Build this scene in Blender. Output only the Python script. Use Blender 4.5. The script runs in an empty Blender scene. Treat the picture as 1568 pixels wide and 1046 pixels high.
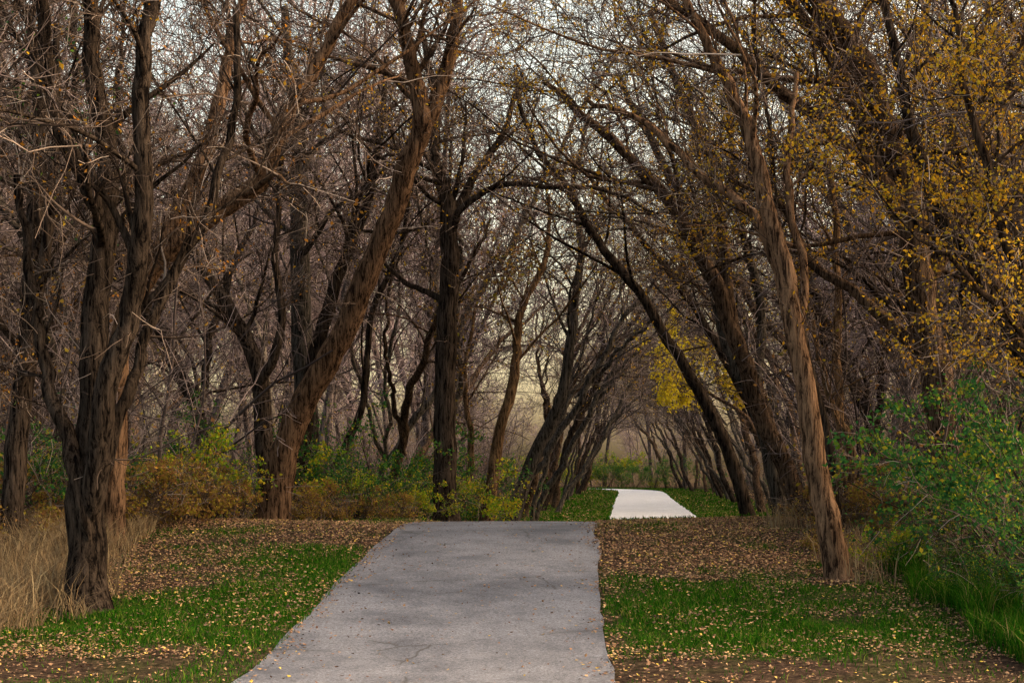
import bpy, math, numpy as np
from mathutils import Vector
scene = bpy.context.scene
R_ = math.radians

# ------------------------------------------------------------ helpers
def norm(a): return a/np.maximum(np.linalg.norm(a,axis=-1,keepdims=True),1e-9)

def make_mesh(name, V, Fs, smooth=False, mats=(), midx=None):
    V=np.asarray(V,dtype=np.float32)
    me=bpy.data.meshes.new(name)
    me.vertices.add(len(V)); me.vertices.foreach_set('co',V.ravel())
    Fs=[np.asarray(f,dtype=np.int32) for f in Fs if len(f)]
    loops=np.concatenate([f.ravel() for f in Fs])
    tot=np.concatenate([np.full(len(f),f.shape[1],np.int32) for f in Fs])
    start=np.concatenate([[0],np.cumsum(tot)[:-1]]).astype(np.int32)
    me.loops.add(len(loops)); me.loops.foreach_set('vertex_index',loops)
    me.polygons.add(len(tot)); me.polygons.foreach_set('loop_start',start)
    for m in mats: me.materials.append(m)
    if midx is not None: me.polygons.foreach_set('material_index',np.asarray(midx,dtype=np.int32))
    me.polygons.foreach_set('use_smooth',np.full(len(tot),smooth,dtype=bool))
    me.update(calc_edges=True)
    return me

def add_obj(name, me, loc=(0,0,0), rotz=0, scale=1, parent=None, coll=None):
    o=bpy.data.objects.new(name,me)
    (coll or scene.collection).objects.link(o)
    o.location=loc; o.rotation_euler=(0,0,rotz)
    o.scale=(scale,)*3 if np.isscalar(scale) else scale
    if parent: o.parent=parent
    return o

_tab=np.random.default_rng(99).random((256,256))
def vnoise(x,y,s,off=0.0):
    x=np.asarray(x,float)/s+off*17.3+500; y=np.asarray(y,float)/s+off*9.1+500
    xi=np.floor(x).astype(int); yi=np.floor(y).astype(int)
    fx=x-xi; fy=y-yi; fx=fx*fx*(3-2*fx); fy=fy*fy*(3-2*fy)
    g=lambda a,b:_tab[a%256,b%256]
    return (g(xi,yi)*(1-fx)+g(xi+1,yi)*fx)*(1-fy)+(g(xi,yi+1)*(1-fx)+g(xi+1,yi+1)*fx)*fy

def catmull(P,n):
    P=np.asarray(P,float)
    Q=np.vstack([2*P[0]-P[1],P,2*P[-1]-P[-2]])
    m=len(P)-1; t=np.linspace(0,m-1e-6,n); i=t.astype(int); f=(t-i)[:,None]
    p0,p1,p2,p3=Q[i],Q[i+1],Q[i+2],Q[i+3]
    return .5*((2*p1)+(-p0+p2)*f+(2*p0-5*p1+4*p2-p3)*f*f+(-p0+3*p1-3*p2+p3)*f**3)

# ------------------------------------------------------------ terrain
_yy=np.arange(-100,700,.1)
_zz=np.interp(_yy,[-100,10,12,16,20,21.6,23,25,30,36,40,700],[0,0,.03,.38,.77,.86,.865,.79,.33,.02,0,0])
_k=np.exp(-.5*(np.arange(-20,21)/7.)**2); _k/=_k.sum()
_zz=np.convolve(np.pad(_zz,20,mode='edge'),_k,mode='valid')
PC=catmull([(-2.2,-12),(-1.25,0),(-.7,11.6),(-.4,18),(-.2,22),(.2,25.5),(1.25,30),(2.9,36.5),(4.3,43),(5.6,58),(6.95,75),(8.4,92),(8.6,101),(6.6,107),(1,110),(-8,113),(-30,118),(-60,130)],900)
def pdist(x,y):
    x=np.asarray(x,float).ravel(); y=np.asarray(y,float).ravel()
    out=np.empty(len(x)); sd=np.empty(len(x))
    for a in range(0,len(x),20000):
        dx=x[a:a+20000,None]-PC[None,::2,0]; dy=y[a:a+20000,None]-PC[None,::2,1]
        d=dx*dx+dy*dy; j=d.argmin(1); out[a:a+20000]=np.sqrt(d[np.arange(len(j)),j]); sd[a:a+20000]=np.sign(dx[np.arange(len(j)),j])
    return out,sd
def gz(x,y,rough=True):
    x=np.asarray(x,float); y=np.asarray(y,float)
    z=np.interp(y,_yy,_zz)
    if rough:
        w=np.clip((np.abs(x-np.interp(y,PC[:600,1],PC[:600,0]))-1.6)/2.5,0,1)
        z=z+w*((vnoise(x,y,3.1,1)-.5)*.16+(vnoise(x,y,.9,2)-.5)*.05)
    return z

# ------------------------------------------------------------ materials
def new_mat(name):
    m=bpy.data.materials.new(name); m.use_nodes=True
    nt=m.node_tree; nt.nodes.clear()
    out=nt.nodes.new('ShaderNodeOutputMaterial')
    return m,nt,out
def N(nt,t,**kw):
    n=nt.nodes.new(t)
    for k,v in kw.items():
        if k in n.inputs: n.inputs[k].default_value=v
        else: setattr(n,k,v)
    return n
def ramp(nt,stops):
    r=nt.nodes.new('ShaderNodeValToRGB'); cr=r.color_ramp
    while len(cr.elements)<len(stops): cr.elements.new(.5)
    for e,(p,c) in zip(cr.elements,stops): e.position=p; e.color=(*c,1)
    return r

def bark_mat(name,dark,light,scale=1.,bump=1.,simple=False,zs=3.2):
    m,nt,out=new_mat(name); L=nt.links.new
    tc=N(nt,'ShaderNodeTexCoord'); mp=N(nt,'ShaderNodeMapping'); mp.inputs['Scale'].default_value=(24*scale,24*scale,zs*scale)
    L(tc.outputs['Object'],mp.inputs['Vector'])
    n1=N(nt,'ShaderNodeTexNoise',Scale=1.,Detail=1. if simple else 5.,Roughness=.8); n1.inputs['Distortion'].default_value=0 if simple else .4; L(mp.outputs[0],n1.inputs['Vector'])
    r=ramp(nt,[(.42,dark),(.5,tuple(.5*(a+b) for a,b in zip(dark,light))),(.62,light)]); L(n1.outputs['Fac'],r.inputs[0])
    oi=N(nt,'ShaderNodeObjectInfo')
    hs=N(nt,'ShaderNodeHueSaturation'); L(r.outputs[0],hs.inputs['Color'])
    mr=N(nt,'ShaderNodeMapRange'); mr.inputs['To Min'].default_value=.7; mr.inputs['To Max'].default_value=1.25; L(oi.outputs['Random'],mr.inputs[0])
    if simple: L(mr.outputs[0],hs.inputs['Value'])
    else:
        n2=N(nt,'ShaderNodeTexNoise',Scale=2.,Detail=3.); L(tc.outputs['Object'],n2.inputs['Vector'])
        mr2=N(nt,'ShaderNodeMapRange'); mr2.inputs['From Min'].default_value=.3; mr2.inputs['From Max'].default_value=.7;mr2.inputs['To Min'].default_value=.6; mr2.inputs['To Max'].default_value=1.35; L(n2.outputs['Fac'],mr2.inputs[0])
        mu=N(nt,'ShaderNodeMath',operation='MULTIPLY'); L(mr.outputs[0],mu.inputs[0]); L(mr2.outputs[0],mu.inputs[1]); L(mu.outputs[0],hs.inputs['Value'])
    b=N(nt,'ShaderNodeBsdfDiffuse')
    L(hs.outputs[0],b.inputs['Color'])
    if not simple:
        bp=N(nt,'ShaderNodeBump',Strength=bump,Distance=.05); L(n1.outputs['Fac'],bp.inputs['Height']); L(bp.outputs[0],b.inputs['Normal'])
    L(b.outputs[0],out.inputs[0]); return m

def twig_mat(name,stops):
    m,nt,out=new_mat(name); L=nt.links.new
    g=N(nt,'ShaderNodeNewGeometry'); r=ramp(nt,stops); L(g.outputs['Random Per Island'],r.inputs[0])
    b=N(nt,'ShaderNodeBsdfDiffuse')
    L(r.outputs[0],b.inputs['Color']); L(b.outputs[0],out.inputs[0]); return m

def leaf_mat(name,stops,trans=.4,rough=.55):
    m,nt,out=new_mat(name); L=nt.links.new
    g=N(nt,'ShaderNodeNewGeometry'); r=ramp(nt,stops); L(g.outputs['Random Per Island'],r.inputs[0])
    b=N(nt,'ShaderNodeBsdfDiffuse')
    L(r.outputs[0],b.inputs['Color'])
    if trans<=0: L(b.outputs[0],out.inputs[0]); return m
    t=N(nt,'ShaderNodeBsdfTranslucent'); L(r.outputs[0],t.inputs[0])
    mx=N(nt,'ShaderNodeMixShader'); mx.inputs[0].default_value=trans
    L(b.outputs[0],mx.inputs[1]); L(t.outputs[0],mx.inputs[2]); L(mx.outputs[0],out.inputs[0]); return m

M_bark=bark_mat('bark_brown',(.012,.008,.007),(.135,.09,.064))
M_barkr=bark_mat('bark_reddish',(.020,.012,.009),(.23,.14,.09),.8)
M_barkd=bark_mat('bark_dark',(.005,.004,.004),(.07,.053,.044),.85,1.2)
M_barkg=bark_mat('bark_grey',(.013,.012,.011),(.13,.112,.10))
M_barkhaze=bark_mat('bark_far_haze',(.03,.026,.028),(.14,.113,.113),.7,0,True)  # distant trunks paler and mauve: air haze put into the bark colour
M_barko=bark_mat('bark_tan',(.05,.032,.021),(.30,.185,.105))
M_twig=twig_mat('twigs',[(0,(.016,.012,.011)),(.5,(.06,.044,.038)),(.85,(.17,.128,.112)),(1,(.38,.32,.30))])
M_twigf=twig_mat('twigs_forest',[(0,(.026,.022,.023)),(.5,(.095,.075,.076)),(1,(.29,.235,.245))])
M_twighaze=twig_mat('twigs_far_haze',[(0,(.06,.047,.054)),(.5,(.155,.118,.128)),(1,(.36,.295,.33))])  # atmospheric haze painted as lighter mauve twigs, no volume
M_gold=leaf_mat('leaves_gold',[(0,(.50,.31,.02)),(.4,(.40,.21,.02)),(.7,(.42,.34,.03)),(1,(.20,.10,.02))])
M_yel=leaf_mat('leaves_yellow',[(0,(.75,.62,.04)),(.6,(.62,.52,.03)),(1,(.5,.35,.03))])
M_orange=leaf_mat('leaves_orange',[(0,(.34,.15,.02)),(.5,(.24,.11,.03)),(1,(.38,.24,.03))])
M_green=leaf_mat('leaves_green',[(0,(.018,.08,.028)),(.5,(.038,.135,.035)),(.85,(.11,.21,.025)),(1,(.36,.30,.03))])
M_ygreen=leaf_mat('leaves_yellow_green',[(0,(.10,.24,.02)),(.5,(.26,.34,.02)),(1,(.5,.36,.03))])
M_rust=leaf_mat('leaves_rust',[(0,(.20,.10,.05)),(.5,(.30,.18,.05)),(1,(.28,.25,.03))])
M_litter=leaf_mat('fallen_leaves',[(0,(.08,.048,.042)),(.25,(.17,.097,.07)),(.6,(.29,.172,.108)),(.88,(.40,.27,.165)),(1,(.50,.36,.07))],0,.8)
M_grass=leaf_mat('grass_blades',[(0,(.010,.048,.004)),(.5,(.022,.098,.006)),(.8,(.06,.145,.010)),(.93,(.17,.17,.04)),(1,(.22,.17,.08))],.25)
M_straw=leaf_mat('dry_grass',[(0,(.11,.078,.05)),(.5,(.20,.14,.085)),(1,(.33,.26,.16))],.2,.8)

M_ground,nt,out=new_mat('ground'); L=nt.links.new
tc=N(nt,'ShaderNodeTexCoord'); at=N(nt,'ShaderNodeAttribute'); at.attribute_name='grassy'
n1=N(nt,'ShaderNodeTexNoise',Scale=14.,Detail=5.,Roughness=.7); L(tc.outputs['Object'],n1.inputs['Vector'])
n2=N(nt,'ShaderNodeTexNoise',Scale=1.1,Detail=3.); L(tc.outputs['Object'],n2.inputs['Vector'])
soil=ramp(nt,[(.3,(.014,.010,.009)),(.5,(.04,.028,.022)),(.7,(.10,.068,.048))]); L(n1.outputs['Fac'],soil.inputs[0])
grs=ramp(nt,[(.3,(.010,.026,.005)),(.55,(.026,.06,.007)),(.75,(.07,.08,.018))]); L(n1.outputs['Fac'],grs.inputs[0])
ad=N(nt,'ShaderNodeMath',operation='ADD'); L(at.outputs['Fac'],ad.inputs[0])
sb=N(nt,'ShaderNodeMath',operation='MULTIPLY_ADD'); sb.inputs[1].default_value=1.4; sb.inputs[2].default_value=-.7; L(n2.outputs['Fac'],sb.inputs[0]); L(sb.outputs[0],ad.inputs[1])
cl=N(nt,'ShaderNodeClamp'); L(ad.outputs[0],cl.inputs[0])
mx=N(nt,'ShaderNodeMix',data_type='RGBA'); L(cl.outputs[0],mx.inputs['Factor']); L(soil.outputs[0],mx.inputs[6]); L(grs.outputs[0],mx.inputs[7])
b=N(nt,'ShaderNodeBsdfDiffuse'); L(mx.outputs[2],b.inputs['Color'])
bp=N(nt,'ShaderNodeBump',Strength=.8,Distance=.04); L(n1.outputs['Fac'],bp.inputs['Height']); L(bp.outputs[0],b.inputs['Normal']); L(b.outputs[0],out.inputs[0])

def paving_mat(name,c0,c1,crackc):
    m,nt,out=new_mat(name); L=nt.links.new
    tc=N(nt,'ShaderNodeTexCoord')
    n1=N(nt,'ShaderNodeTexNoise',Scale=38.,Detail=6.,Roughness=.9); L(tc.outputs['Object'],n1.inputs['Vector'])
    n2=N(nt,'ShaderNodeTexNoise',Scale=.9,Detail=8.,Roughness=.72); L(tc.outputs['Object'],n2.inputs['Vector'])
    r=ramp(nt,[(.36,c0),(.6,c1)]); L(n2.outputs['Fac'],r.inputs[0])
    r1=ramp(nt,[(.38,(.3,.3,.3)),(.5,(.95,.95,.95)),(.62,(1.6,1.6,1.6))]); L(n1.outputs['Fac'],r1.inputs[0])
    mu=N(nt,'ShaderNodeMix',data_type='RGBA',blend_type='MULTIPLY'); mu.inputs['Factor'].default_value=1.; L(r.outputs[0],mu.inputs[6]); L(r1.outputs[0],mu.inputs[7])
    n3=N(nt,'ShaderNodeTexNoise',Scale=2.2,Detail=4.); L(tc.outputs['Object'],n3.inputs['Vector'])
    va=N(nt,'ShaderNodeMix',data_type='RGBA'); va.inputs['Factor'].default_value=.2; L(tc.outputs['Object'],va.inputs[6]); L(n3.outputs['Color'],va.inputs[7])
    vo=N(nt,'ShaderNodeTexVoronoi',feature='DISTANCE_TO_EDGE'); vo.inputs['Scale'].default_value=.45; L(va.outputs[2],vo.inputs['Vector'])
    cr=ramp(nt,[(0,(.2,.2,.2)),(.008,(1,1,1))]); L(vo.outputs['Distance'],cr.inputs[0])
    mk=ramp(nt,[(.46,(0,0,0)),(.52,(1,1,1))]); L(n2.outputs['Fac'],mk.inputs[0])
    inv=N(nt,'ShaderNodeMath',operation='MAXIMUM'); L(cr.outputs[0],inv.inputs[0]); L(mk.outputs[0],inv.inputs[1])
    m2=N(nt,'ShaderNodeMix',data_type='RGBA'); L(inv.outputs[0],m2.inputs['Factor']); m2.inputs[6].default_value=(*crackc,1); L(mu.outputs[2],m2.inputs[7])
    b=N(nt,'ShaderNodeBsdfPrincipled',Roughness=.65); b.inputs['Specular IOR Level'].default_value=.35; L(m2.outputs[2],b.inputs['Base Color'])
    bp=N(nt,'ShaderNodeBump',Strength=.8,Distance=.015); L(n1.outputs['Fac'],bp.inputs['Height']); L(bp.outputs[0],b.inputs['Normal']); L(b.outputs[0],out.inputs[0]); return m
M_asph=paving_mat('asphalt',(.078,.084,.115),(.175,.185,.235),(.035,.035,.04))
M_conc=paving_mat('concrete',(.40,.42,.49),(.52,.54,.62),(.25,.25,.27))

# ------------------------------------------------------------ ground sheet
def ax(segs):
    return np.concatenate([np.arange(a,b,s) for a,b,s in segs])
gx=np.concatenate([ax([(-500,-100,40),(-100,-30,5),(-30,-12,1),(-12,14,.2),(14,30,1),(30,100,5),(100,500,40)]),[500]])
gy=np.concatenate([ax([(-120,-10,10),(-10,8,1),(8,46,.2),(46,130,.8),(130,250,8),(250,900,50)]),[900]])
X,Y=np.meshgrid(gx,gy); X=X.ravel(); Y=Y.ravel()
pd,ps=pdist(X,Y)
def grassy(x,y,pd,ps):
    n=(vnoise(x,y,1.7,3)-.5)*1.3+(vnoise(x,y,.5,4)-.5)*1.0
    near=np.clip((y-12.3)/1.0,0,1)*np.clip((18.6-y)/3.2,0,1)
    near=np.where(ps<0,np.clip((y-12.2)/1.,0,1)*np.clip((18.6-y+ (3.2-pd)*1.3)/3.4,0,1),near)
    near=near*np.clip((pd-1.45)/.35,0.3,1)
    lat=np.clip((5.2-pd)/1.2,0,1)
    far=np.clip((y-24)/3,0,1)*np.clip((5.0-pd)/1.5,0,1)
    return np.clip(np.maximum(near*lat*.95,far)+n*.8*np.maximum(lat,.2),0,1)
Z=gz(X,Y)-.05*np.clip((1.55-pd)/.12,0,1)
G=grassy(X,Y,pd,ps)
nx,ny=len(gx),len(gy); I=np.arange(nx*ny).reshape(ny,nx)
F=np.stack([I[:-1,:-1],I[:-1,1:],I[1:,1:],I[1:,:-1]],-1).reshape(-1,4)
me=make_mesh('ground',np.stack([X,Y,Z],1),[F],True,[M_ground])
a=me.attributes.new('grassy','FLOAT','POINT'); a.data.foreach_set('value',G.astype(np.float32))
add_obj('ground',me)

# ------------------------------------------------------------ paths
s=np.linspace(-1,1,9)
def path_obj(name,mask,mat,w):
    C=PCf[mask]; n=Nn[mask]; m=len(C)
    wl=w/2+(vnoise(C[:,1],C[:,0]*0,.45,5)-.5)*.07+(vnoise(C[:,1],C[:,0]*0,2.,6)-.5)*.12
    wr=w/2+(vnoise(C[:,1],C[:,0]*0,.45,7)-.5)*.07+(vnoise(C[:,1],C[:,0]*0,2.,8)-.5)*.12
    off=np.where(s[None]<0,s[None]*wl[:,None],s[None]*wr[:,None])
    P=C[:,None]+n[:,None]*off[...,None]
    z=np.interp(P[...,1],_yy,_zz)+.012*(1-s[None]**2)+.006
    V=np.concatenate([P,z[...,None]],-1)
    a=V[:,:1].copy(); a[...,2]-=.07; b=V[:,-1:].copy(); b[...,2]-=.07
    V=np.concatenate([a,V,b],1); k=V.shape[1]
    I=np.arange(m*k).reshape(m,k)
    F=np.stack([I[:-1,:-1],I[:-1,1:],I[1:,1:],I[1:,:-1]],-1).reshape(-1,4)
    add_obj(name,make_mesh(name,V.reshape(-1,3),[F],False,[mat]))
idx=np.linspace(0,len(PC)-1,4000); PCf=np.stack([np.interp(idx,np.arange(len(PC)),PC[:,k]) for k in (0,1)],1)
Tf=np.gradient(PCf,axis=0); Tf/=np.linalg.norm(Tf,axis=1)[:,None]
Nn=np.stack([Tf[:,1],-Tf[:,0]],1)
arc=np.arange(len(PCf))
i30=int(np.argmax(PCf[:,1]>30.5))
path_obj('asphalt_path',arc<=i30,M_asph,3.02)
path_obj('concrete_path',arc>=i30,M_conc,3.1)

# ------------------------------------------------------------ branching
def tubes(P,Rr,sides):
    Nn_,n,_=P.shape
    T=np.gradient(P,axis=1); T=norm(T)
    mean=norm(P[:,-1]-P[:,0]); ref=np.zeros((Nn_,3)); ref[np.arange(Nn_),np.abs(mean).argmin(1)]=1
    u=norm(np.cross(T,ref[:,None])); v=np.cross(T,u)
    a=np.linspace(0,2*np.pi,sides,endpoint=False)
    ring=P[:,:,None]+Rr[:,:,None,None]*(np.cos(a)[:,None]*u[:,:,None]+np.sin(a)[:,None]*v[:,:,None])
    I=np.arange(Nn_*n*sides).reshape(Nn_,n,sides); J=np.roll(I,-1,axis=2)
    F=np.stack([I[:,:-1],J[:,:-1],J[:,1:],I[:,1:]],-1).reshape(-1,4)
    return ring.reshape(-1,3),F

def kids(P,Rr,k,t0,t1,a0,a1,lenf,n,wander,trop,rf,rmin,rng,lmin=0.):
    Np,m,_=P.shape
    idx=np.repeat(np.arange(Np),k); j=np.tile(np.arange(k),Np)
    t=t0+(t1-t0)*(j+rng.random(Np*k))/k
    tt=t*(m-1); i0=np.minimum(tt.astype(int),m-2); f=(tt-i0)[:,None]
    A=P[idx,i0]; B=P[idx,i0+1]; st=A+(B-A)*f
    T=norm(B-A); r0=(Rr[idx,i0]*(1-f[:,0])+Rr[idx,i0+1]*f[:,0])
    Lp=np.linalg.norm(np.diff(P,axis=1),axis=2).sum(1)[idx]
    q=norm(np.cross(T,rng.normal(size=T.shape)))
    an=rng.uniform(a0,a1,len(T))[:,None]
    d=norm(T*np.cos(an)+q*np.sin(an))
    ln=np.maximum(Lp*lenf*rng.uniform(.55,1.3,len(T))*(1.2-.6*t),lmin)
    pts=[st]; cur=st; bend=rng.normal(size=d.shape)*wander*.6
    for s_ in range(n-1):
        d=norm(d+bend+rng.normal(size=d.shape)*wander+np.asarray(trop))
        cur=cur+d*(ln/(n-1))[:,None]; pts.append(cur)
    P2=np.stack(pts,1)
    rs=np.maximum(r0*rf*rng.uniform(.7,1.1,len(r0)),rmin)
    prof=(1-np.linspace(0,1,n))**.9*.75+.25
    R2=np.maximum(rs[:,None]*prof[None],rmin*.7)
    return P2,R2

def leaves(C,size,rng,elong=1.5,flat=0.):
    n=len(C); d=norm(rng.normal(size=(n,3))*np.array([1,1,1-flat])+np.array([0,0,-.3*(1-flat)]))
    q=rng.normal(size=(n,3)); 
    w=norm(np.cross(d,np.cross(d,q)) if flat==0 else np.cross(d,np.array([0,0,1.])+rng.normal(size=(n,3))*.35))
    up=np.cross(d,w); s_=size*rng.uniform(.6,1.3,n)[:,None]
    b=C; tip=C+d*s_*elong; mid=C+d*s_*elong*.45
    V=np.stack([b,mid+w*s_*.5+up*s_*.18,tip,mid-w*s_*.5+up*s_*.18],1)
    return V.reshape(-1,3),np.arange(n*4).reshape(n,4)

def build_tree(name,stems,rng,trop=(0,0,.05),dens=1.,mats=None,leaf=None,nleaf=0,leafsize=.036,leafzmin=-99,origin=None,tw=1.,jit=.02,L=(11,6,7,4),tmin=.3,lumpy=.05,extra=(18,5),limb=1.,lod=False,clump=1.3):
    Vs=[];Fs=[];Mi=[];off=0
    bark,twig=mats
    def put(V,F,mi):
        nonlocal off
        Vs.append(V);Fs.append(F+off);Mi.append(np.full(len(F),mi));off+=len(V)
    tips=[]
    o=np.asarray(origin if origin is not None else stems[0][0][0],float)
    for st in stems:
        pts=np.asarray(st[0],float)-o; rr=np.asarray(st[1],float); t0=st[2] if len(st)>2 else tmin
        n=max(14,int(len(pts)*5)); 
        if lod: n=12
        P=catmull(pts,n); Rr=np.interp(np.linspace(0,1,n),np.linspace(0,1,len(rr)),rr)
        Ls=np.linalg.norm(np.diff(P,axis=0),axis=1).sum()
        w=np.cumsum(rng.normal(size=(n,3))*jit,axis=0)*np.minimum(1,np.arange(n)/4)[:,None]; w-=np.linspace(0,1,n)[:,None]*w[-1]
        P=P+w
        Rr=Rr*(1+rng.normal(size=n)*lumpy*.6)
        if st is stems[0]: Rr[0]*=1.5; Rr[1]*=1.15
        else: Rr[0]*=.25; Rr[1]*=.8
        V,F=tubes(P[None],Rr[None],(14 if Rr.max()>.1 else 8) if not lod else 6)
        put(V,F,0)
        k1=max(3,int(L[0]*dens*min(1.4,Ls/8)))
        P1,R1=kids(P[None],Rr[None],k1,t0,1.,.45,1.1,.0,9,.13,trop,.40,.012,rng,lmin=1.)
        ln=rng.uniform(1.6,3.8,k1)*min(1.2,max(.5,Ls/8))*limb
        P1=P1[:,:1]+(P1-P1[:,:1])*ln[:,None,None]
        V,F=tubes(P1,R1,5 if not lod else 3); put(V,F,0)
        P2,R2=kids(P1,R1,L[1],.15,1.,.4,1.0,.52,7 if not lod else 5,.15,trop,.55,.0075*tw,rng); V,F=tubes(P2,R2,3); put(V,F,1)
        P3,R3=kids(P2,R2,L[2],.15,1.,.4,1.0,.55,5 if not lod else 4,.16,trop,.62,.005*tw,rng); V,F=tubes(P3,R3,3); put(V,F,1)
        tips.append(P3[:,1:].reshape(-1,3))
        if L[3]:
            P4,R4=kids(P3,R3,L[3],.15,1.,.4,1.0,.6,3,.2,trop,.7,.0035*tw,rng,lmin=.2); V,F=tubes(P4,R4,3); put(V,F,1)
            tips.append(P4.reshape(-1,3))
        if extra[0]:
            P6,R6=kids(P[None],Rr[None],extra[0],min(.25,t0),1.,.7,1.4,.0,6,.2,trop,.07,.006*tw,rng,lmin=.9); V,F=tubes(P6,R6,3); put(V,F,1)
            P7,R7=kids(P6,R6,extra[1],.2,1.,.4,1.,.5,4,.2,trop,.6,.004*tw,rng); V,F=tubes(P7,R7,3); put(V,F,1)
            tips.append(P7.reshape(-1,3))
    m=[bark,twig]
    if leaf is not None and nleaf:
        C=np.concatenate(tips); C=C[(C[:,2]+o[2])>leafzmin]
        g=vnoise(C[:,0]+C[:,1]*.7,C[:,2]+C[:,1]*.4,.8,rng.random()*5)
        p=np.clip(g-.35,0.06,1)**clump; p/=p.sum()
        C=C[rng.choice(len(C),nleaf,p=p,replace=True)]+rng.normal(size=(nleaf,3))*.03
        V,F=leaves(C,leafsize,rng); put(V,F,2); m.append(leaf)
    me=make_mesh(name,np.concatenate(Vs),Fs,True,m,np.concatenate(Mi))
    return me,o

def xz(y,pts,dy=0):
    n=len(pts); return [(p[0],y+dy*i/(n-1),p[1]) for i,p in enumerate(pts)]

def hero(name,stems,seed,**kw):
    r=np.random.default_rng(seed)
    b=stems[0][0][0]; g=float(gz(b[0],b[1]))
    p=list(stems[0][0]); p[0]=(b[0],b[1],g-.12); stems[0]=(p,)+tuple(stems[0][1:])
    kw.setdefault('mats',(M_bark,M_twig))
    me,o=build_tree(name,stems,r,**kw)
    add_obj(name,me,loc=tuple(o))

hero('multi_stem_tree',[
 (xz(14.8,[(-4.41,.24),(-4.43,.85),(-4.35,1.73),(-4.31,2.28),(-4.35,3.23),(-4.31,4.25),(-4.32,5.27),(-4.48,6.22),(-4.6,7.7)],.5),[.23,.205,.2,.18,.14,.13,.11,.09,.05],.4),
 (xz(14.8,[(-4.38,1.2),(-4.22,2.2),(-3.97,2.96),(-3.8,3.7),(-3.7,4.59),(-3.73,5.6),(-3.63,6.63),(-3.43,7.65)],-.6),[.14,.125,.115,.105,.095,.085,.07,.05],.35),
 (xz(14.8,[(-4.4,1.0),(-4.6,2.0),(-4.78,2.6),(-4.92,3.23),(-5.13,3.9),(-5.33,4.9)],.5),[.1,.085,.075,.065,.05,.035],.4),
 (xz(15,[(-4.33,4.4),(-4.55,5.0),(-4.75,5.9),(-4.79,6.8),(-4.9,7.6)],-.8),[.1,.085,.075,.065,.045],.3),
 (xz(14.8,[(-4.35,1.4),(-4.05,2.4),(-3.9,3.1),(-3.6,3.9),(-3.3,4.6),(-3.1,5.6),(-3.05,6.8)],.9),[.09,.07,.06,.055,.05,.045,.035],.5),
 ],11,mats=(M_barkd,M_twig),leaf=M_orange,nleaf=1400,leafsize=.028,dens=.8,clump=2.5)
hero('bent_limb_tree',[
 (xz(19,[(-5.35,.7),(-5.3,1.9),(-5.18,3.1),(-4.96,4.07),(-4.6,4.5),(-3.96,4.95),(-3.26,5.51),(-3.0,6.08),(-2.74,6.6),(-2.2,7.4),(-1.6,8.35)],-1),[.18,.17,.16,.155,.15,.14,.12,.1,.09,.07,.05],.5),
 (xz(19,[(-5.0,4.0),(-4.57,5.12),(-4.05,6.25),(-3.83,7.5),(-3.7,8.7)],1),[.14,.12,.1,.08,.05],.3)],12,leaf=M_orange,nleaf=700,dens=.8,L=(9,5,6,4),mats=(M_barkr,M_twig))
hero('bare_tree',[(xz(18,[(-6.4,.7),(-6.3,2.3),(-6.15,4.37),(-6.1,6.0),(-6.19,7.67)],.3),[.15,.14,.12,.1,.06],.3),
 (xz(18,[(-6.25,2.6),(-5.9,4.0),(-5.7,5.5),(-5.6,7.2)],-.5),[.09,.08,.06,.04],.3)],13,mats=(M_barkd,M_twig),leaf=M_green,nleaf=450)
hero('leaning_forked_tree',[
 (xz(23.6,[(-4.01,.85),(-3.74,1.81),(-3.35,2.8),(-2.8,3.8),(-2.3,4.79),(-1.95,5.78),(-1.64,6.72),(-1.4,7.38),(-1.59,8.09),(-1.75,8.98),(-1.9,9.7),(-2.14,11)],-1),[.29,.235,.215,.2,.19,.18,.17,.155,.12,.1,.08,.05],.66),
 (xz(23.1,[(-1.5,7.1),(-1.04,8.09),(-.87,8.98),(-.93,9.86),(-.7,11.3)],-.3),[.14,.12,.1,.08,.05],.2)],14,leaf=M_gold,nleaf=1500,mats=(M_barkr,M_twig))
hero('straight_tree',[
 (xz(27,[(-1.22,.6),(-1.23,1.94),(-1.19,3.93),(-1.14,5.41),(-1.17,6.78),(-1.41,7.65),(-1.48,8.76),(-1.7,10)]),[.25,.215,.2,.18,.15,.1,.08,.05],.5),
 (xz(27,[(-1.16,6.1),(-1.04,6.5),(-.3,6.95),(.82,6.93),(1.8,6.8),(2.6,6.4)],-1),[.09,.07,.055,.045,.035,.02],.3),
 (xz(27,[(-1.16,6.4),(-.8,7.3),(-.2,8.2),(.2,9.4)],.6),[.1,.08,.06,.04],.3),
 (xz(27,[(-1.17,4.5),(-1.6,5.04),(-2.16,5.29),(-2.7,5.9)],.4),[.07,.06,.045,.03],.3)],15,mats=(M_barkd,M_twig),leaf=M_gold,nleaf=1200)
hero('bare_tree',[(xz(30,[(-4.39,.4),(-4.32,3.06),(-4.43,5.4),(-4.53,7.47),(-4.6,9.1),(-4.87,11.6)],.5),[.27,.25,.22,.18,.14,.08],.45)],16,mats=(M_barkg,M_twigf))
hero('bare_tree',[(xz(26,[(-4.4,.8),(-4.52,2.65),(-4.76,3.85),(-5.3,4.9),(-5.9,5.76),(-6.4,7)],.8),[.2,.17,.14,.12,.09,.05],.35),
 (xz(26,[(-4.6,3.2),(-4.2,4.3),(-4.3,6),(-4.1,8)],-.5),[.1,.08,.06,.04],.3)],17,leaf=M_orange,nleaf=250,mats=(M_barkd,M_twig))
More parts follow.
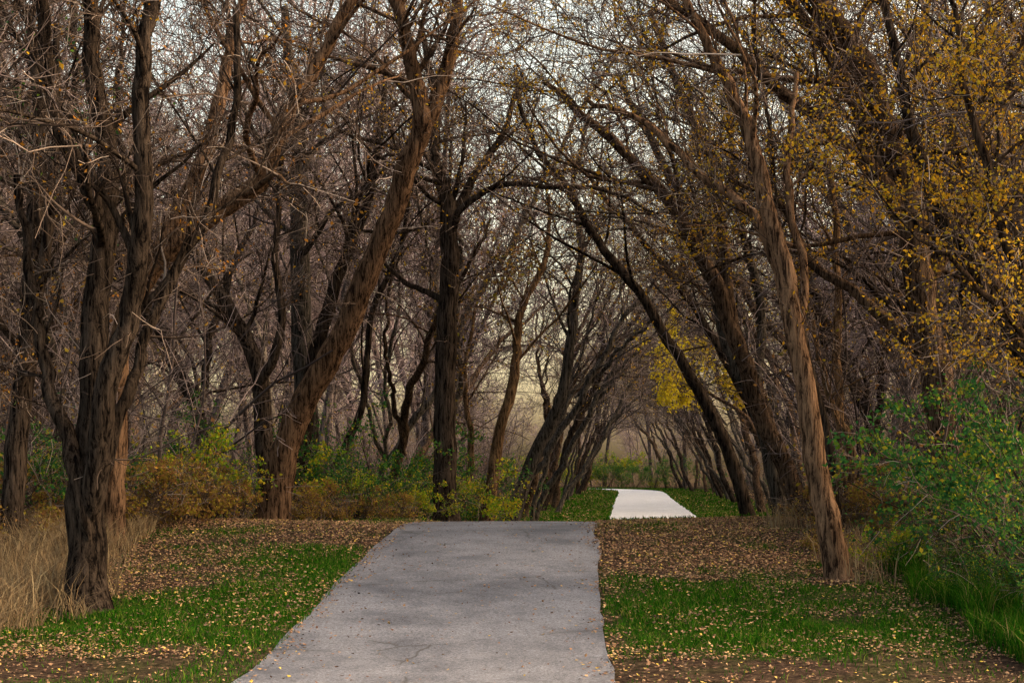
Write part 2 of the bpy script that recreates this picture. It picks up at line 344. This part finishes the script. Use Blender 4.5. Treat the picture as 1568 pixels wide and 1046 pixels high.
hero('bare_tree',[(xz(28,[(-4.2,.7),(-4.04,3.2),(-3.65,4.9),(-3.14,6.45),(-2.75,8),(-2.5,9.9)],.3),[.17,.15,.13,.1,.08,.05],.4),
 (xz(28,[(-3.9,.6),(-3.4,1.9),(-2.9,3.2),(-2.75,4.8),(-2.2,6.2),(-2.1,8)],.8),[.09,.08,.07,.06,.05,.03],.4)],18,mats=(M_barkd,M_twig))
hero('bare_tree',[(xz(33,[(-.14,.3),(.55,2.13),(1.15,3.49),(1.45,5.3),(1.6,6.8),(1.45,8.3),(1.8,10)],0),[.18,.15,.13,.105,.08,.06,.04],.4)],19,mats=(M_barkg,M_twig),leaf=M_gold,nleaf=900)
hero('bare_tree',[(xz(30,[(-.6,.5),(-.26,2.5),(.08,4.16),(.22,5.1),(.7,6.2),(.8,7.6)],.5),[.14,.12,.1,.08,.06,.03],.35),
 (xz(30,[(-1.0,.5),(-.9,2.2),(-1.1,3.6),(-.8,5.2)],.7),[.08,.07,.05,.03],.35)],20,mats=(M_barko,M_twig),leaf=M_rust,nleaf=1800,leafsize=.055)
PULL=(-.05,0,.03)
hero('leaning_tree',[
 (xz(16.6,[(3.83,.38),(3.64,1.27),(3.38,2.49),(3.17,3.63),(2.9,4.77),(2.71,5.54),(2.48,6.22),(2.22,6.83),(1.8,7.67)],.3),[.17,.145,.125,.115,.1,.085,.07,.055,.04],.5),
 (xz(16.7,[(3.2,3.5),(3.0,4.6),(2.3,5.3),(1.7,5.9),(.9,6.3)],.8),[.07,.06,.05,.04,.025],.25),
 (xz(16.7,[(3.3,2.9),(3.5,4.0),(3.35,5.2),(3.5,6.6)],.8),[.06,.05,.045,.03],.3)],21,trop=PULL,leaf=M_gold,nleaf=1500,leafsize=.03,dens=.75,L=(9,5,6,4),mats=(M_barkr,M_twig))
hero('arching_tree',[
 (xz(24,[(5.03,.85),(4.47,2.14),(3.92,3.47),(3.37,4.68),(2.93,5.56),(2.16,6.55),(1.28,7.38),(.51,7.98)],-1),[.18,.155,.145,.13,.11,.09,.065,.04],.35),
 (xz(24,[(4.3,2.6),(3.7,4.35),(3.54,6.33),(3.04,7.98),(2.38,9.64)],.6),[.12,.1,.09,.07,.05],.3)],22,trop=PULL,leaf=M_gold,nleaf=2000,L=(10,6,6,4))
hero('arching_tree',[
 (xz(27,[(4.6,.7),(4.04,2.3),(3.3,3.68),(2.43,5.04),(1.62,6.03),(1.07,7.03),(.45,7.83),(.07,8.9)],0),[.14,.12,.105,.09,.08,.065,.055,.04],.4)],23,trop=PULL,mats=(M_barkd,M_twig),leaf=M_gold,nleaf=1200,L=(9,5,7,4))
hero('arching_tree',[
 (xz(26,[(5.0,.8),(4.5,2.65),(3.89,4.08),(3.5,5.75),(2.7,7.67),(2.0,9.2)],1),[.15,.13,.115,.1,.075,.05],.35),
 (xz(26,[(4.4,2.9),(4.6,4.5),(4.2,6.5),(4.0,8.8)],.6),[.1,.09,.07,.05],.3)],24,trop=PULL,mats=(M_barkg,M_twig),leaf=M_gold,nleaf=1300,L=(10,6,6,4))
hero('arching_tree',[
 (xz(31,[(6.2,.4),(5.6,2.2),(4.7,4.0),(3.7,5.6),(2.6,7.0),(1.4,8.4)],0),[.12,.105,.09,.075,.06,.04],.4),
 (xz(31,[(5.7,1.9),(5.3,3.8),(4.7,5.8),(4.0,7.6)],1),[.08,.07,.055,.04],.4)],51,trop=PULL,mats=(M_barkd,M_twig),leaf=M_gold,nleaf=700,L=(8,5,5,3))
hero('slender_tree',[
 (xz(20.5,[(4.75,.8),(4.5,2.3),(4.1,3.9),(3.75,5.3),(3.2,6.8),(2.6,8.2)],0),[.075,.065,.058,.05,.04,.025],.4)],52,trop=PULL,mats=(M_barkd,M_twig),leaf=M_gold,nleaf=700)
hero('slender_tree',[
 (xz(28.5,[(5.6,.6),(5.2,2.4),(4.55,4.4),(4.1,6.2),(3.6,8.4)],0),[.09,.08,.07,.055,.03],.4)],53,trop=PULL,mats=(M_bark,M_twig),leaf=M_gold,nleaf=500)
hero('spreading_tree',[
 (xz(20,[(6.1,.8),(5.95,2.45),(5.65,4.0),(5.43,5.3),(5.1,6.3),(4.65,7.3),(4.0,8.14),(3.27,9.06)],-1),[.26,.23,.21,.19,.17,.14,.11,.07],.45),
 (xz(19.6,[(5.5,5.0),(4.74,5.75),(3.82,6.49),(3.0,7.2),(1.98,7.77),(.88,8.2)],-1.5),[.13,.11,.09,.07,.055,.03],.2),
 (xz(19.8,[(5.65,4.1),(6.2,5.3),(6.57,6.5),(6.85,7.87)],-1),[.13,.11,.08,.05],.3),
 (xz(19.8,[(5.8,3.2),(5.0,4.2),(4.4,4.7),(3.9,5.6),(3.2,6.0)],1.2),[.1,.08,.06,.05,.03],.3)],25,trop=PULL,mats=(M_bark,M_twig),leaf=M_gold,nleaf=5500,dens=.9)
hero('slender_tree',[(xz(22,[(5.13,.9),(5.08,2.5),(5.04,4.4),(4.96,5.95),(4.8,7.6)]),[.09,.075,.06,.05,.03],.4),
 (xz(22,[(5.35,.8),(5.3,1.5),(5.2,2.1),(4.86,2.9),(4.6,4.0)],-.3),[.08,.07,.065,.05,.03],.4)],26,mats=(M_barko,M_twig))
hero('bare_tree',[(xz(23,[(7.4,.9),(7.2,3),(6.6,5),(5.7,6.8),(4.9,8.6)],-.5),[.2,.18,.14,.1,.06],.3),
 (xz(23,[(7.1,3.2),(7.4,5.2),(7.2,7.3),(7.4,9)],.5),[.12,.1,.08,.05],.3)],27,trop=PULL,leaf=M_gold,nleaf=3500,mats=(M_barkd,M_twig))
hero('bare_tree',[(xz(17.5,[(7.0,.6),(6.6,2.2),(5.9,3.5),(5.3,4.5),(4.7,5.8),(4.3,7.2)],-1),[.15,.13,.11,.09,.07,.04],.3)],28,trop=PULL,mats=(M_barkd,M_twig),leaf=M_gold,nleaf=4500,leafsize=.033)
hero('golden_leaf_tree',[(xz(14.5,[(5.9,.3),(5.75,1.8),(5.4,3.2),(5.1,4.4),(4.8,5.6),(4.5,7)],.4),[.08,.07,.06,.05,.04,.02],.25),
 (xz(14.5,[(5.7,2.0),(5.2,3.0),(4.6,3.6),(4.0,4.0)],-.5),[.045,.04,.03,.015],.2),
 (xz(14.5,[(5.5,3.0),(5.4,4.4),(5.6,5.6),(5.4,6.8)],-.5),[.05,.04,.03,.02],.2)],29,leaf=M_gold,nleaf=11000,leafsize=.029,leafzmin=2.8,trop=(0,0,-.02),dens=1.1,clump=.6)
hero('yellow_leaf_tree',[(xz(38,[(7.2,0),(6.9,1.6),(6.3,3.0),(5.2,3.7),(3.7,4.1)],0),[.09,.08,.06,.04,.02],.45)],30,leaf=M_yel,nleaf=3500,leafsize=.06,leafzmin=3.3,trop=(0,0,-.03),limb=.75,extra=(0,0),clump=.8)

# ------------------------------------------------------------ tree prototypes
def proto_tree(name,r,lean=0.,H=12.,mats=None,leaf=None,nleaf=0,L=(9,6,5,4),r0=.15,tw=1.35,extra=(8,3),ns=None,limb=1.,lod=False,t0=.18):
    stems=[]; ns=int(r.integers(1,3)) if ns is None else ns
    dirl=r.normal(size=2)*.25+np.array([lean,0])
    def arcpts(p0,d0,h,bend,n):
        pts=[p0]; d=np.array([d0[0],d0[1],1.]); cur=np.array(p0,float)
        for i in range(n-1):
            d=d+np.array([bend[0],bend[1],0])*.12+r.normal(size=3)*[.09,.09,.0]
            cur=cur+d/np.linalg.norm(d)*h/(n-1); pts.append(tuple(cur))
        return pts
    main=arcpts((0,0,-.15),dirl*.8,H,dirl*1.2,9)
    stems.append((main,list(r0*np.array([1,.92,.86,.78,.68,.56,.44,.32,.2])),t0))
    for i in range(ns):
        j=int(r.integers(1,4)); p=main[j]; a=r.uniform(0,6.28)
        dd=dirl*.6+np.array([math.cos(a),math.sin(a)])*.5
        stems.append((arcpts(p,dd,H*r.uniform(.5,.8),dirl,7),list(r0*.6*np.linspace(1,.25,7)),t0))
    return build_tree(name,stems,r,mats=mats,leaf=leaf,nleaf=nleaf,leafsize=.05,L=L,tw=tw,trop=(.03*lean,0,.04),origin=(0,0,0),jit=.05,extra=extra,limb=limb,lod=lod)[0]
up=[];ar=[];fa=[]
mm=[(M_barkd,M_twigf),(M_barkg,M_twigf),(M_bark,M_twigf),(M_barkg,M_twig)]
for i in range(4): up.append(proto_tree('forest_tree_mesh',np.random.default_rng(100+i),0,13+i,mm[i%4],M_gold,[200,300,300,200][i],r0=[.18,.12,.15,.10][i],L=(11,6,6,3)))
for i in range(4): ar.append(proto_tree('arching_tree_mesh',np.random.default_rng(200+i),.40,11,mm[i%4],M_gold,[100,250,160,300][i],r0=[.14,.095,.16,.11][i],L=(8,5,5,3),extra=(3,3),t0=.45))
for i in range(4): fa.append(proto_tree('far_tree_mesh',np.random.default_rng(250+i),0,20,(M_barkhaze,M_twighaze),M_rust,200,r0=[.2,.14,.17,.22][i],L=(15,7,7,0),tw=3.0,extra=(0,0),ns=1,limb=1.4,lod=True))

def shrub_mesh(name,r,H,nst,leafm,nleaf,lsize,spread=.5,twm=M_twig,L=(5,5),l4=3,tr=1.):
    Vs=[];Fs=[];Mi=[];off=0
    a=r.uniform(0,6.28,nst); b=np.stack([np.cos(a),np.sin(a),np.zeros(nst)],1)*r.uniform(0,.35,nst)[:,None]
    n=8; d=norm(np.stack([np.cos(a)*spread,np.sin(a)*spread,np.ones(nst)],1)*r.uniform(.6,1.2,(nst,1))); cur=b; pts=[b-[0,0,.05]]; ln=H*r.uniform(.6,1.15,nst)[:,None]
    for i in range(n-1):
        d=norm(d+r.normal(size=d.shape)*.14+np.stack([np.cos(a),np.sin(a),a*0-.3],1)*.05); cur=cur+d*ln/(n-1); pts.append(cur)
    P=np.stack(pts,1); Rr=np.linspace(1,.3,n)[None]*r.uniform(.008,.02,nst)[:,None]*(H/2.5)**.5*tr
    def put(V,F,mi):
        nonlocal off
        Vs.append(V);Fs.append(F+off);Mi.append(np.full(len(F),mi));off+=len(V)
    V,F=tubes(P,Rr,4);put(V,F,0)
    P2,R2=kids(P,Rr,L[0],.15,1,.4,1.,.45,5,.17,(0,0,.02),.6,.005*tr,r);V,F=tubes(P2,R2,3);put(V,F,0)
    P3,R3=kids(P2,R2,L[1],.15,1,.4,1.,.55,4,.17,(0,0,.02),.6,.004*tr,r);V,F=tubes(P3,R3,3);put(V,F,0)
    cc=[P3[:,1:].reshape(-1,3)]
    if l4:
        P4,R4=kids(P3,R3,l4,.2,1,.4,1.,.6,3,.17,(0,0,.02),.6,.003,r);V,F=tubes(P4,R4,3);put(V,F,0); cc.append(P4.reshape(-1,3))
    m=[twm]
    if nleaf:
        C=np.concatenate(cc); g=vnoise(C[:,0]+C[:,1]*.8,C[:,2],.45,r.random()*9); p=np.clip(g-.3,.02,1)**1.5; p/=p.sum()
        C=C[r.choice(len(C),nleaf,p=p)]+r.normal(size=(nleaf,3))*.04
        V,F=leaves(C,lsize,r);put(V,F,1);m.append(leafm)
    return make_mesh(name,np.concatenate(Vs),Fs,True,m,np.concatenate(Mi))
thick=[shrub_mesh('thicket_mesh',np.random.default_rng(300+i),[3.5,4.5,5.5,4][i],[10,8,7,12][i],M_rust,[60,200,40,100][i],.06,[.5,.35,.3,.6][i],M_twigf,(7,6),0,1.5) for i in range(4)]
gsh=[shrub_mesh('green_shrub_mesh',np.random.default_rng(320+i),2.2,12,M_green,3200,.042,.6,l4=2) for i in range(3)]
ysh=[shrub_mesh('yellow_shrub_mesh',np.random.default_rng(340+i),1.6,12,M_ygreen,1800,.055,.5,l4=2) for i in range(2)]
rsh=[shrub_mesh('rust_weed_mesh',np.random.default_rng(360+i),1.1,22,M_rust,2000,.042,.5,l4=2) for i in range(2)]

# ------------------------------------------------------------ instancing via geometry nodes
def scatter(name,meshes,pts,rz,scl,idx,seed=0,tilt=.05):
    r=np.random.default_rng(seed)
    c=bpy.data.collections.new(name+'_parts')
    for i,m in enumerate(meshes): add_obj('%s_part_%02d'%(name,i),m,coll=c)
    me=bpy.data.meshes.new(name); me.vertices.add(len(pts)); me.vertices.foreach_set('co',np.asarray(pts,np.float32).ravel())
    rot=np.stack([r.normal(size=len(pts))*tilt,r.normal(size=len(pts))*tilt,rz],1)
    a=me.attributes.new('rot','FLOAT_VECTOR','POINT');a.data.foreach_set('vector',rot.astype(np.float32).ravel())
    a=me.attributes.new('scl','FLOAT','POINT');a.data.foreach_set('value',np.asarray(scl,np.float32))
    a=me.attributes.new('idx','INT','POINT');a.data.foreach_set('value',np.asarray(idx,np.int32))
    o=add_obj(name,me)
    ng=bpy.data.node_groups.new(name+'_nodes','GeometryNodeTree')
    ng.interface.new_socket('Geometry',in_out='INPUT',socket_type='NodeSocketGeometry'); ng.interface.new_socket('Geometry',in_out='OUTPUT',socket_type='NodeSocketGeometry')
    gi=ng.nodes.new('NodeGroupInput');go=ng.nodes.new('NodeGroupOutput')
    ci=ng.nodes.new('GeometryNodeCollectionInfo'); ci.inputs['Collection'].default_value=c; ci.inputs['Separate Children'].default_value=True; ci.inputs['Reset Children'].default_value=True
    ip=ng.nodes.new('GeometryNodeInstanceOnPoints'); ip.inputs['Pick Instance'].default_value=True
    def na(t,n):
        x=ng.nodes.new('GeometryNodeInputNamedAttribute'); x.data_type=t; x.inputs['Name'].default_value=n
        return [s for s in x.outputs if s.enabled and s.name=='Attribute'][0]
    l=ng.links.new
    l(gi.outputs[0],ip.inputs['Points']); l(ci.outputs[0],ip.inputs['Instance']); l(na('INT','idx'),ip.inputs['Instance Index']); l(na('FLOAT_VECTOR','rot'),ip.inputs['Rotation']); l(na('FLOAT','scl'),ip.inputs['Scale'])
    l(ip.outputs[0],go.inputs[0])
    md=o.modifiers.new('scatter','NODES'); md.node_group=ng
    return o

r=np.random.default_rng(5)
d_=31.
while d_<112:
    for sd in (-1,1):
        y=d_+r.uniform(-1.2,1.2); c=np.interp(y,PC[:600,1],PC[:600,0]) if y<92 else 8.3
        x=c+sd*(r.uniform(3.4,4.6)+ (0.5 if sd>0 else 0))
        if sd<0 and y>102: continue
        rz=(0 if sd<0 else math.pi)+r.normal()*.35
        add_obj('avenue_tree',ar[int(r.integers(0,4))],loc=(x,y,float(gz(x,y))),rotz=rz,scale=r.uniform(.7,1.05))
    d_+=3.0 if d_<60 else 3.6

def spread(n,x0,x1,y0,y1,pmin,dmin,seed,keep=None):
    r=np.random.default_rng(seed); out=np.zeros((0,2)); 
    for _ in range(n*12):
        p=np.array([r.uniform(x0,x1),r.uniform(y0,y1)])
        if abs(p[0])>p[1]*.5+5: continue
        if len(out) and ((out-p)**2).sum(1).min()<dmin**2: continue
        out=np.vstack([out,p])
        if len(out)>=n: break
    d,s_=pdist(out[:,0],out[:,1]); k=d>pmin
    if keep is not None: k&=keep(out[:,0],out[:,1],d,s_)
    return out[k]
nf=spread(66,-20,22,19,42,6.0,2.2,1,lambda x,y,d,s_:~((x>-8)&(x<-4)&(y<23)))
for q in nf:
    add_obj('forest_tree',up[int(r.integers(0,4))],loc=(q[0],q[1],float(gz(*q))),rotz=r.uniform(0,6.28),scale=r.uniform(.7,1.1))
for x,y in [(-5.5,-2),(5,-3),(-9,12),(9.5,13),(8.8,17.5)]:  # first two are unseen behind the camera, added to shade the foreground
    add_obj('forest_tree',up[int(r.integers(0,4))],loc=(x,y,float(gz(x,y))),rotz=r.uniform(0,6.28),scale=r.uniform(.9,1.1))
f1=spread(235,-55,62,41,120,7.5,2.9,2,lambda x,y,d,s_:(y<62)|(d>9.5))
r2=np.random.default_rng(8)
sc=r2.uniform(.75,1.2,len(f1))
f2=spread(60,-30,50,119,150,7.,2.8,6); f1=np.vstack([f1,f2]); sc=np.concatenate([sc,r2.uniform(.3,.45,len(f2))])
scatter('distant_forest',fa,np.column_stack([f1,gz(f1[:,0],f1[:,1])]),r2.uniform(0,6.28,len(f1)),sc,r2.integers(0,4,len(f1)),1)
t1=spread(230,-45,55,22,110,5.6,1.6,3)
t1=np.vstack([t1,spread(40,-14,14,19,26,5.2,1.,9)])
scatter('undergrowth_thicket',thick,np.column_stack([t1,gz(t1[:,0],t1[:,1])]),r2.uniform(0,6.28,len(t1)),r2.uniform(.55,1.1,len(t1)),r2.integers(0,4,len(t1)),2)
s1=spread(130,-30,40,27,122,4.4,1.5,4)
scatter('woodland_shrubs',gsh+ysh,np.column_stack([s1,gz(s1[:,0],s1[:,1])]),r2.uniform(0,6.28,len(s1)),r2.uniform(.4,.8,len(s1)),r2.integers(0,5,len(s1)),3)

def shr(name,m,x,y,s): add_obj(name,m,loc=(x,y,float(gz(x,y))),rotz=r.uniform(0,6.28),scale=s)
for x,y,s in [(5.6,15.4,.9),(5.7,14.0,.85),(5.1,13.2,.45),(6.3,15.8,1.1),(5.0,14.6,.4),(5.8,18.6,.75),(6.6,17.6,1.),(5.3,12.5,.45),(5.5,13.6,.6),(-2.2,27.5,.9),(-3.0,28.5,1.),(-1.9,29.5,.95),(-2.7,26,.7),(-7.4,19,.9),(-6.5,20.5,.8),(-7.9,22,1.),(-4.9,26.5,.9),(7.4,22,1.),(-.9,33,.8),(9.5,110,1.),(7.5,114,1.3),(9,115,1.3),(11,111,1.3),(12.5,108,1.1)]:
    shr('green_shrub',gsh[int(r.integers(0,3))],x,y,s)
for x,y,s in [(-.8,29,.9),(-1.6,26.2,.5),(-2.3,25.4,.5),(-.6,33.5,.6),(-5.2,22.8,.8),(-4.6,24,.7),(4.6,17.2,.35),(-.6,37,.7),(8.3,117,1.8),(5.8,24.,.6),(5,114,1.6),(3,116,1.6),(-.8,30.8,.7),(-3.6,26,.8),(-6.2,24,.9)]:
    shr('yellow_green_shrub',ysh[int(r.integers(0,2))],x,y,s)
for x,y,s in [(-5.5,20.5,.9),(-5.1,21.6,.9),(-4.6,22.7,.9),(-6.1,21.,1.),(-5.9,22.3,1.1),(-6.8,20,1.),(-3.4,24.6,.7),(-2.9,25.2,.7),(-6.9,22,1.),(-3.2,23.9,.5),(-2.1,24.9,.5),(4.9,20.6,.7),(5.5,21.2,.9),(4.6,21.8,.6),(4.3,19.,.4),(6.2,20.3,1.1),(5.6,23,.8),(-7.2,18,.9),(-6.4,18.4,.8)]:
    shr('goldenrod_weeds',rsh[int(r.integers(0,2))],x,y,s)

# ------------------------------------------------------------ grass, litter, dry grass
def blades(pts,h,w,r,lean=.5):
    n=len(pts); a=r.uniform(0,6.28,n); d=np.stack([np.cos(a),np.sin(a),0*a],1)
    a2=r.uniform(0,6.28,n); q=np.stack([np.cos(a2),np.sin(a2),0*a],1)
    h=(h*r.uniform(.5,1.3,n))[:,None]; ln=(lean*r.uniform(.1,1,n))[:,None]; up_=np.array([0,0,1.]); w=w*r.uniform(.7,1.3,n)[:,None]
    m=pts+up_*h*.55+d*h*ln*.3; t=pts+up_*h*(1-.25*ln)+d*h*ln
    V=np.stack([pts-q*w,pts+q*w,m-q*w*.8,m+q*w*.8,t],1).reshape(-1,3); b=np.arange(n)[:,None]*5
    F=np.concatenate([b+[0,1,3],b+[0,3,2],b+[2,3,4]]); return V,F
def samp(n,x0,x1,y0,y1,r): return r.uniform(x0,x1,n),r.uniform(y0,y1,n)
r=np.random.default_rng(21)
x,y=samp(480000,-8,8,11.3,24,r); pd,ps=pdist(x,y); g=grassy(x,y,pd,ps)
k=(pd>1.5)&(r.random(len(x))<g**1.1*.95+.02); x,y,pd_=x[k],y[k],pd[k]
V1,F1=blades(np.column_stack([x,y,gz(x,y)-.01]),.03+.085*vnoise(x,y,.45,20)**1.3,.0045,r,1.1)
x,y=samp(120000,-4,14,24,60,r); pd,ps=pdist(x,y); k=(pd>1.5)&(pd<5.5)&(r.random(len(x))<.8); x,y=x[k],y[k]
V2,F2=blades(np.column_stack([x,y,gz(x,y)-.01]),np.full(len(x),.10),.014,r,.8)
x,y=samp(40000,-4,18,60,112,r); pd,ps=pdist(x,y); k=(pd>1.5)&(pd<5.5); x,y=x[k],y[k]
V3,F3=blades(np.column_stack([x,y,gz(x,y)-.01]),np.full(len(x),.13),.03,r,.8)
add_obj('grass',make_mesh('grass',np.concatenate([V1,V2,V3]),[F1,F2+len(V1),F3+len(V1)+len(V2)],False,[M_grass]))
x,y=samp(400000,-12,12,10,31,r); pd,ps=pdist(x,y); g=grassy(x,y,pd,ps)
cl_=np.clip((vnoise(x,y,.8,9)*.45+vnoise(x,y,.3,15)*.35+vnoise(x,y,.12,16)*.2-.45)*6,0,1)
dens=np.where(pd>1.5,.75*(1-g)**1.5+.02+.45*cl_*(1-.3*g),0.0)
dens=np.where(y<12.4,dens*.2,dens)  # bare dark soil; leaves thinned here to stand in for foreground shade
ed=np.clip(1-(1.52-pd)/.5,0,1)
dens=np.where(pd<=1.5,.03+.6*ed**3*np.clip(vnoise(x,y,.6,10)*2-.5,0,1),dens)
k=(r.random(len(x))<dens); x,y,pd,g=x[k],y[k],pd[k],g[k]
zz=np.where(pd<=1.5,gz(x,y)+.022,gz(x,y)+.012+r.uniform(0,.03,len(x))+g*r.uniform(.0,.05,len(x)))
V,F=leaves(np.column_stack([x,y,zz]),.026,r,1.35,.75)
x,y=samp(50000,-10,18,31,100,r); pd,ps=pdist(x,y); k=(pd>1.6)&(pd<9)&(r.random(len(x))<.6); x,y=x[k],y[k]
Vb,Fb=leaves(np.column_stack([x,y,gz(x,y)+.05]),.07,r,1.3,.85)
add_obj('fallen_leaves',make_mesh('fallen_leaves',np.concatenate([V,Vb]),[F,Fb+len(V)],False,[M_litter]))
x,y=samp(100000,-9.5,-3.6,12.2,21.5,r)
k=(x< -4.5+.25*(vnoise(x,y,.6,11)*4-2)+np.where(y<15,(15-y)*.02,(15-y)*.1))&(r.random(len(x))<(vnoise(x,y,.35,12)>.5)*.45+.08); x,y=x[k],y[k]
V1,F1=blades(np.column_stack([x,y,gz(x,y)-.02]),.22+.5*vnoise(x,y,.5,22),.0045,r,1.2)
x,y=samp(16000,3.9,8,16,22,r); k=(vnoise(x,y,.5,13)>.5)&(r.random(len(x))<.5); x,y=x[k],y[k]
V2,F2=blades(np.column_stack([x,y,gz(x,y)-.02]),np.full(len(x),.45),.005,r,.8)
add_obj('dry_grass',make_mesh('dry_grass',np.concatenate([V1,V2]),[F1,F2+len(V1)],False,[M_straw]))
x,y=samp(34000,3.8,7.5,11.8,17.5,r); k=(x>4.1+.7*vnoise(x,y,.7,14))&(vnoise(x,y,.4,31)>.3); x,y=x[k],y[k]
V1,F1=blades(np.column_stack([x,y,gz(x,y)-.02]),.2+.35*vnoise(x,y,.5,23),.005,r,1.0)
add_obj('tall_grass',make_mesh('tall_grass',V1,[F1],False,[M_grass]))

# ------------------------------------------------------------ light and sky
az=R_(85); el=R_(34)
w=bpy.data.worlds.new('World'); scene.world=w; w.use_nodes=True; nt=w.node_tree; nt.nodes.clear()
sk=nt.nodes.new('ShaderNodeTexSky'); sk.sky_type='NISHITA'; sk.sun_disc=False; sk.sun_elevation=el; sk.sun_rotation=az; sk.dust_density=6.; sk.air_density=1.; sk.ozone_density=.5
mxw=nt.nodes.new('ShaderNodeMix'); mxw.data_type='RGBA'; mxw.blend_type='MULTIPLY'; mxw.inputs['Factor'].default_value=1; mxw.inputs[7].default_value=(5.6,4.75,3.35,1)
bg=nt.nodes.new('ShaderNodeBackground'); bg.inputs[1].default_value=.13; wo=nt.nodes.new('ShaderNodeOutputWorld')
nt.links.new(sk.outputs[0],mxw.inputs[6]); nt.links.new(mxw.outputs[2],bg.inputs[0]); nt.links.new(bg.outputs[0],wo.inputs[0])
sd=bpy.data.lights.new('sun','SUN'); sd.energy=1.; sd.angle=R_(20); sd.color=(1,.95,.88)
so=bpy.data.objects.new('sun',sd); scene.collection.objects.link(so)
dirv=Vector((math.sin(az)*math.cos(el),math.cos(az)*math.cos(el),math.sin(el)))
so.rotation_euler=dirv.to_track_quat('Z','Y').to_euler(); so.location=(0,0,30)

cd=bpy.data.cameras.new('camera'); cam=bpy.data.objects.new('camera',cd); scene.collection.objects.link(cam)
cam.location=(0,0,1.78); cam.rotation_euler=(R_(90),0,0); cd.lens=50; cd.sensor_width=36; cd.shift_y=.121; cd.clip_end=3000; cd.clip_start=.1
scene.camera=cam
scene.view_settings.view_transform='Standard'; scene.view_settings.look='None'; scene.view_settings.exposure=0
print('faces',sum(len(m.polygons) for m in bpy.data.meshes))
